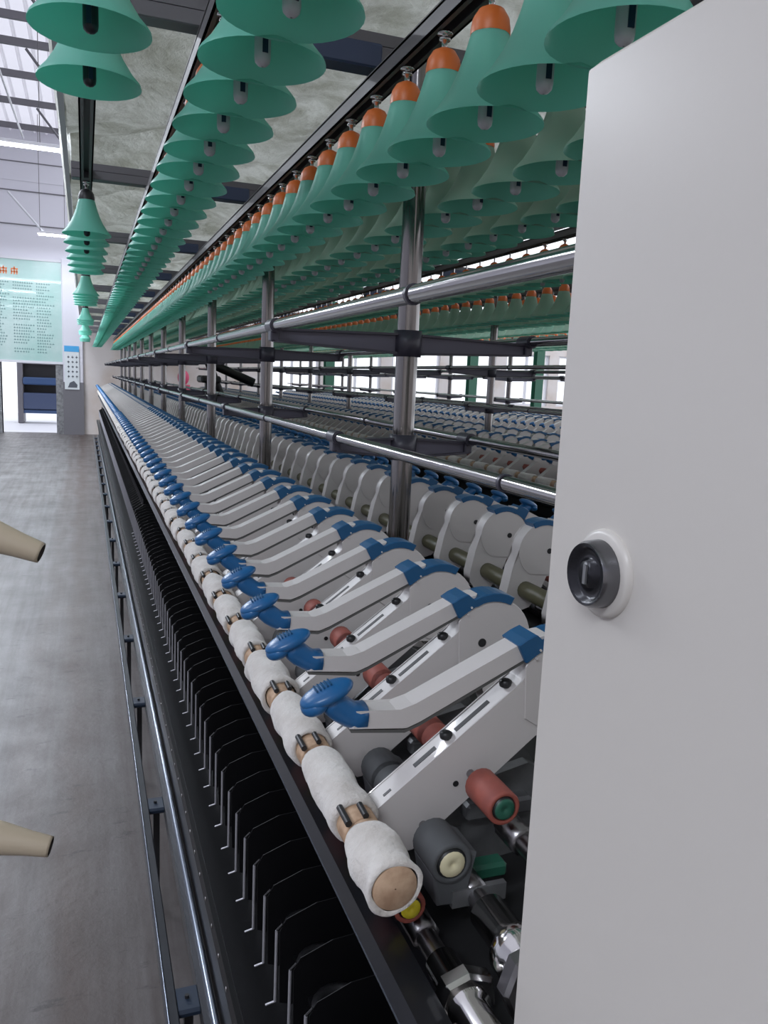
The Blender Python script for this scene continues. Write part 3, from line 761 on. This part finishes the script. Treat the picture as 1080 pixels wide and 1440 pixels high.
# chrome roller drive ends by the cabinet
t = tag(empty('drive_shaft', (.2585, .30, T(-.452))), 'shiny steel roller shaft end with collar, lowest right beside the cabinet', 'shaft')
b = MB(); b.lathe([(.0005, 0), (.0135, 0), (.0135, .16), (.017, .162), (.017, .185), (.0135, .187), (.0135, .215), (.0005, .216)], 'chrome', 28, axis='y'); b.obj('shaft_end', t)
b = MB(); b.prism([(-.024, .0), (-.018, .020), (.0, .026), (.020, .018), (.024, -.004), (.014, -.026), (-.016, -.024)], .166, .182, 'chrome', ch=.003); b.obj('bearing_collar', t)
t = tag(empty('drive_shaft', (.303, .30, T(-.424))), 'second shiny steel roller shaft end, right of the lowest one', 'shaft')
b = MB(); b.lathe([(.0005, 0), (.0175, 0), (.0175, .14), (.0225, .142), (.0225, .150), (.0195, .152), (.0195, .165), (.0225, .167), (.0225, .180), (.016, .188), (.016, .225), (.0005, .226)], 'chrome', 28, axis='y'); b.obj('shaft_end', t)
b = MB(); b.prism([(-.030, -.004), (-.022, .020), (.0, .026), (.024, .020), (.026, -.01), (.014, -.028), (-.02, -.026)], .140, .156, 'steel', ch=.003); b.obj('bearing_collar', t)

b = MB(); b.box((.285, .41, T(-.56)), (.40, .52, T(-.475)), 'bluepaint', .006); simple('end_block', b, 'blue painted block low beside the cabinet under the steel shafts', 'block')
# separators and spindles under the thread board
ts = empty('balloon_separator')
b = MB(); b.prism([(.214, -.67), (.222, -.655), (.26, -.640), (.335, -.634), (.335, -.76), (.30, -.80), (.216, -.768)], -.0005, .0005, 'blackgloss'); b.obj('separator_plate', ts)
b = MB(); b.tube((.2105, 0, -.668), (.2105, 0, -.765), .0020, 'rod', 8); b.tube((.2105, 0, -.765), (.199, .002, -.769), .0014, 'rod', 6); b.tube((.2105, 0, -.668), (.218, 0, -.661), .0016, 'black', 6); b.obj('edge_rod', ts)
tp = empty('spindle')
b = MB(); b.lathe([(.022, -.84), (.022, -.80), (.012, -.795), (.011, -.76), (.009, -.72), (.006, -.70), (.001, -.698)], 'blackgloss', 14, (.262, 0, 0)); b.obj('spindle_blade', tp)
b = MB(); b.lathe([(.030, -.705), (.034, -.705), (.034, -.695), (.024, -.693), (.024, -.705)], 'dark', 18, (.262, 0, 0)); b.box((.232, -.034, -.712), (.30, .034, -.706), 'black'); b.obj('ring', tp)
tr = empty('lappet_guide')
b = MB(); b.tube((.234, 0, -.458), (.262, 0, -.505), .0013, 'steel', 5); b.tube((.262, 0, -.505), (.256, .006, -.507), .0013, 'steel', 5); b.obj('guide_wire', tr)
low = {}
for nm, src in (('balloon_separator', ts), ('spindle', tp)):
    m = MB()
    if nm == 'balloon_separator':
        m.prism([(.214, -.67), (.26, -.640), (.335, -.634), (.335, -.76), (.216, -.768)], -.0012, .0012, 'blackgloss'); m.tube((.2105, 0, -.668), (.2105, 0, -.765), .0020, 'rod', 5)
    else: m.lathe([(.022, -.84), (.022, -.80), (.011, -.70), (.006, -.62)], 'blackgloss', 6, (.262, 0, 0)); m.box((.232, -.034, -.712), (.30, .034, -.700), 'black')
    low[nm] = m.mesh(nm+'_small')
y = .52; k = 0
while y < YM-.2:
    for nm, src, dy, word, cat in (('balloon_separator', ts, 0, 'black separator plate with a bright front rod', 'separator'), ('spindle', tp, .035, 'black bare spindle with ring', 'spindle'), ('lappet_guide', tr, .035, 'thin wire thread guide under the thread board', 'thread guide')):
        if nm == 'lappet_guide' and y > 3: continue
        if y < 4: o = copy_tree(src); o.name = nm
        else: o = bpy.data.objects.new(nm, low[nm]); C.objects.link(o)
        o.location = (0, y+dy, H)
        lb = f'{ORD[k]} {word}, counted from the viewer' if k < 20 else f'small {word}, past the twentieth from the viewer'
        tag(o, lb, cat, nm.replace('_', ' ')+'s below the near row')
    y += .07; k += 1
for t in (ts, tp, tr):
    for ch in list(t.children_recursive): bpy.data.objects.remove(ch)
    bpy.data.objects.remove(t)
# small bright rivets along the spindle rail
b = MB(); y = .5
b.box((.176, .43, T(-.875)), (.186, YM, T(-.842)), 'blackgloss')
o = simple('spindle_rail_strip', b, 'black strip with bright rivets along the spindle rail', 'strip')
rm = MB(); rm.ell((.1755, 0, T(-.86)), (.0015, .0028, .0045), 'chrome', 0, 10, 6); me = rm.mesh('rivet'); n = 0
y = .88-.07*3
while y < 6.5:
    r = bpy.data.objects.new('rivet', me); C.objects.link(r); r.parent = o; r.location.y = y; y += .07

# kick rails with pads
t = tag(empty('kick_rail', (.150, 0, T(-1.1))), 'twin low metal rails with blue pads along the foot of the near machine', 'rail')
b = MB(); b.box((.026, .30, -.035), (.052, YM, 0), 'kickdark'); b.tube((.044, .30, .003), (.044, YM, .003), .007, 'kick', 12); b.obj('inner_rail', t)
b = MB(); b.box((-.034, .30, -.03), (-.012, YM, -.004), 'kickdark', .002); b.tube((-.030, .3, -.004), (-.030, YM, -.004), .0022, 'kick', 6); b.obj('outer_rail', t)
pm = MB(); pm.box((-.016, -.032, -.022), (.030, .032, -.006), 'padblue', .005); pm.tube((.006, 0, -.008), (.006, 0, .0), .004, 'dark', 8); me = pm.mesh('pad')
sm_ = MB(); sm_.box((.0, -.012, -.30), (.016, .012, -.02), 'dark'); sme = sm_.mesh('rail_leg')
y = .8437+.70-.70*1
y = 1.204*1.09-.7
while y < YM:
    for nm, q in (('pad', me), ('rail_leg', sme)):
        o = bpy.data.objects.new(nm, q); C.objects.link(o); o.parent = t; o.location.y = y
    y += .7
b = MB(); b.box((1.50, .3, T(.425)), (1.512, YM, T(.455)), 'alu'); simple('side_rail', b, 'bare grey rail along the edge of the second machine, under the bright gap', 'rail')
# cabinet
XK, YK, ZK = .25, .393, .168
t = tag(empty('end_cabinet', (XK, YK, 0)), 'tall cream sheet-metal end cabinet filling the right side', 'cabinet')
def rbox(b, x0, x1, y0, y1, z0, z1, r, m):
    pr = [(y0, z0), (y1, z0)] + [(y1-r+r*math.cos(a), z1-r+r*math.sin(a)) for a in [PI/2*i/8 for i in range(9)]] + [(y0, z1)]
    n = len(pr); c = .0025
    rings = []
    for x, ins in ((x0, c), (x0+c, 0), (x1, 0)): rings.append([(x, min(p[0], y1-ins) if p[0] > y0+.01 else p[0], min(p[1], z1-ins)) for p in pr])
    v = [q for r_ in rings for q in r_]; f = [tuple(range(n))]
    for k_ in range(2):
        for i in range(n): j = (i+1) % n; f.append((k_*n+i, (k_+1)*n+i, (k_+1)*n+j, k_*n+j))
    f.append(tuple(reversed(range(2*n, 3*n)))); b.add(v, f, m, False)
b = MB(); rbox(b, 0, .022, -.95, 0, .03, T(ZK), .010, 'cream'); d = b.obj('door', t)
b = MB(); rbox(b, .022, .64, -.95, -.012, .0, T(ZK)-.004, .01, 'cream'); b.obj('cabinet_body', t)
lk = MB(); og = (0, -.054, T(-.0925))
lk.lathe([(.0232, .0002), (.0228, -.0022), (.0205, -.0032), (.0178, -.0036)], 'cream', 36, og, 'x')  # cream ring stands in for the bright reflection around the lock
lk.lathe([(.0178, -.0032), (.0172, -.0100), (.0160, -.0122)], 'lockring', 36, og, 'x')
lk.lathe([(.0160, -.0122), (.0140, -.0118), (.0130, -.0090), (.0075, -.0085), (.0070, -.0112), (.0005, -.0115)], 'gasket', 32, og, 'x'); lk.box((-.0126, -.0552, T(-.0925)-.005), (-.0114, -.0528, T(-.0925)+.005), 'alu')
o = lk.obj('lock', d); o['label'] = 'round dark lock with a cream ring for its bright reflection'
# ivory bobbins pushed on pegs of a rack just left of the view
t = tag(empty('bobbin_rack', (-.34, 1.0, 0)), 'slim grey peg rack at the aisle edge holding ivory bobbins', 'rack')
b = MB(); b.box((-.015, .045, 0), (.015, .075, T(-.05)), 'bar', .002); b.box((-.12, -.2, 0), (.12, .2, .02), 'bar', .003); b.obj('rack_post', t)
for (tipx, tipz, ang, lb, yy) in ((-.044, -.216, 20, 'ivory bobbin tube pointing in from the left edge, upper of the two', 1.0), (-.041, -.590, 12, 'ivory bobbin tube pointing in from the left edge, lower of the two', 1.0)):
    a = math.radians(ang); L0 = .25
    bx, bz = tipx-L0*math.cos(a), tipz+L0*math.sin(a)
    o = tag(empty('bobbin', (bx, yy, T(bz))), lb, 'bobbin', 'ivory bobbins on the rack'); o.rotation_euler = (0, a, math.radians(-14)); o.location.y += .06
    c = MB(); c.lathe([(.0095, .0), (.021, .0), (.0215, .02), (.0218, .12), (.0212, .172), (.0203, .1735), (.0203, .176), (.0208, .1775), (.0195, .19), (.0150, .222), (.0128, .2465), (.0122, .25), (.0105, .2502)], 'cone', 32, axis='x'); c.obj('bobbin_tube', o)
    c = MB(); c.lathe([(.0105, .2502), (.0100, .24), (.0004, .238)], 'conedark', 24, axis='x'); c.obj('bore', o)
    c = MB(); c.tube((-.34-bx+.34-.34-(-.34), 0, 0), (.0, 0, 0), .006, 'steel', 8) if False else None
    pgm = MB(); pgm.tube((.0, .06, T(bz)+.012), (bx+.34+.03*math.cos(a), .055, T(bz-.03*math.sin(a))), .007, 'steel', 10); pgm.obj('peg', t)

# things further off between the machines
t = tag(empty('travelling_blower', (1.30, 9.3, 0)), 'dark slanted hoses of a travelling blower far between the machines', 'blower')
b = MB(); b.box((-.10, -.2, T(-.1)), (.12, .2, T(-.02)), 'dark', .02); b.box((-.03, -.05, 0), (.03, .05, T(-.1)), 'dark'); b.obj('blower_body', t)
b = MB(); b.tube((-.06, -.1, T(.25)), (.18, -.1, T(-.35)), .045, 'black', 12); b.tube((.05, -.1, T(.10)), (.50, -.1, T(-.08)), .05, 'black', 12); b.obj('hose', t)
for i, (x, y, lb) in enumerate(((4.55, 15.6, 'nearest green painted steel column past the machines'), (6.1, 15.6, 'second green painted steel column past the machines'), (7.7, 15.6, 'third green painted steel column past the machines'), (9.3, 15.6, 'fourth green painted steel column past the machines'))):
    b = MB(); b.box((x-.09, y-.09, 0), (x+.09, y-.07, 2.9), 'green_paint'); b.box((x-.09, y+.07, 0), (x+.09, y+.09, 2.9), 'green_paint'); b.box((x-.012, y-.07, 0), (x+.012, y+.07, 2.9), 'green_paint')
    simple('steel_column', b, lb, 'column', 'green steel columns')
b = MB(); b.tube((1.95, 17.6, .0), (1.95, 17.6, 1.15), .16, 'pink', 16, r2=.14); b.ell((1.95, 17.6, 1.3), (.12, .12, .16), 'pink'); simple('waste_bag', b, 'small pink upright bag by the far wall, seen between posts', 'bag')

# ------------------------------------------------------------------ light
w = bpy.data.worlds.new('world'); S.world = w; w.use_nodes = True
N = w.node_tree.nodes; L = w.node_tree.links; bg = N['Background']
bg.inputs['Color'].default_value = (.88, .92, 1.0, 1); bg.inputs['Strength'].default_value = 1.0
S.view_settings.view_transform = 'Standard'; S.view_settings.look = 'None'; S.view_settings.gamma = 1; S.view_settings.use_curve_mapping = False
S.view_settings.exposure = 0.85
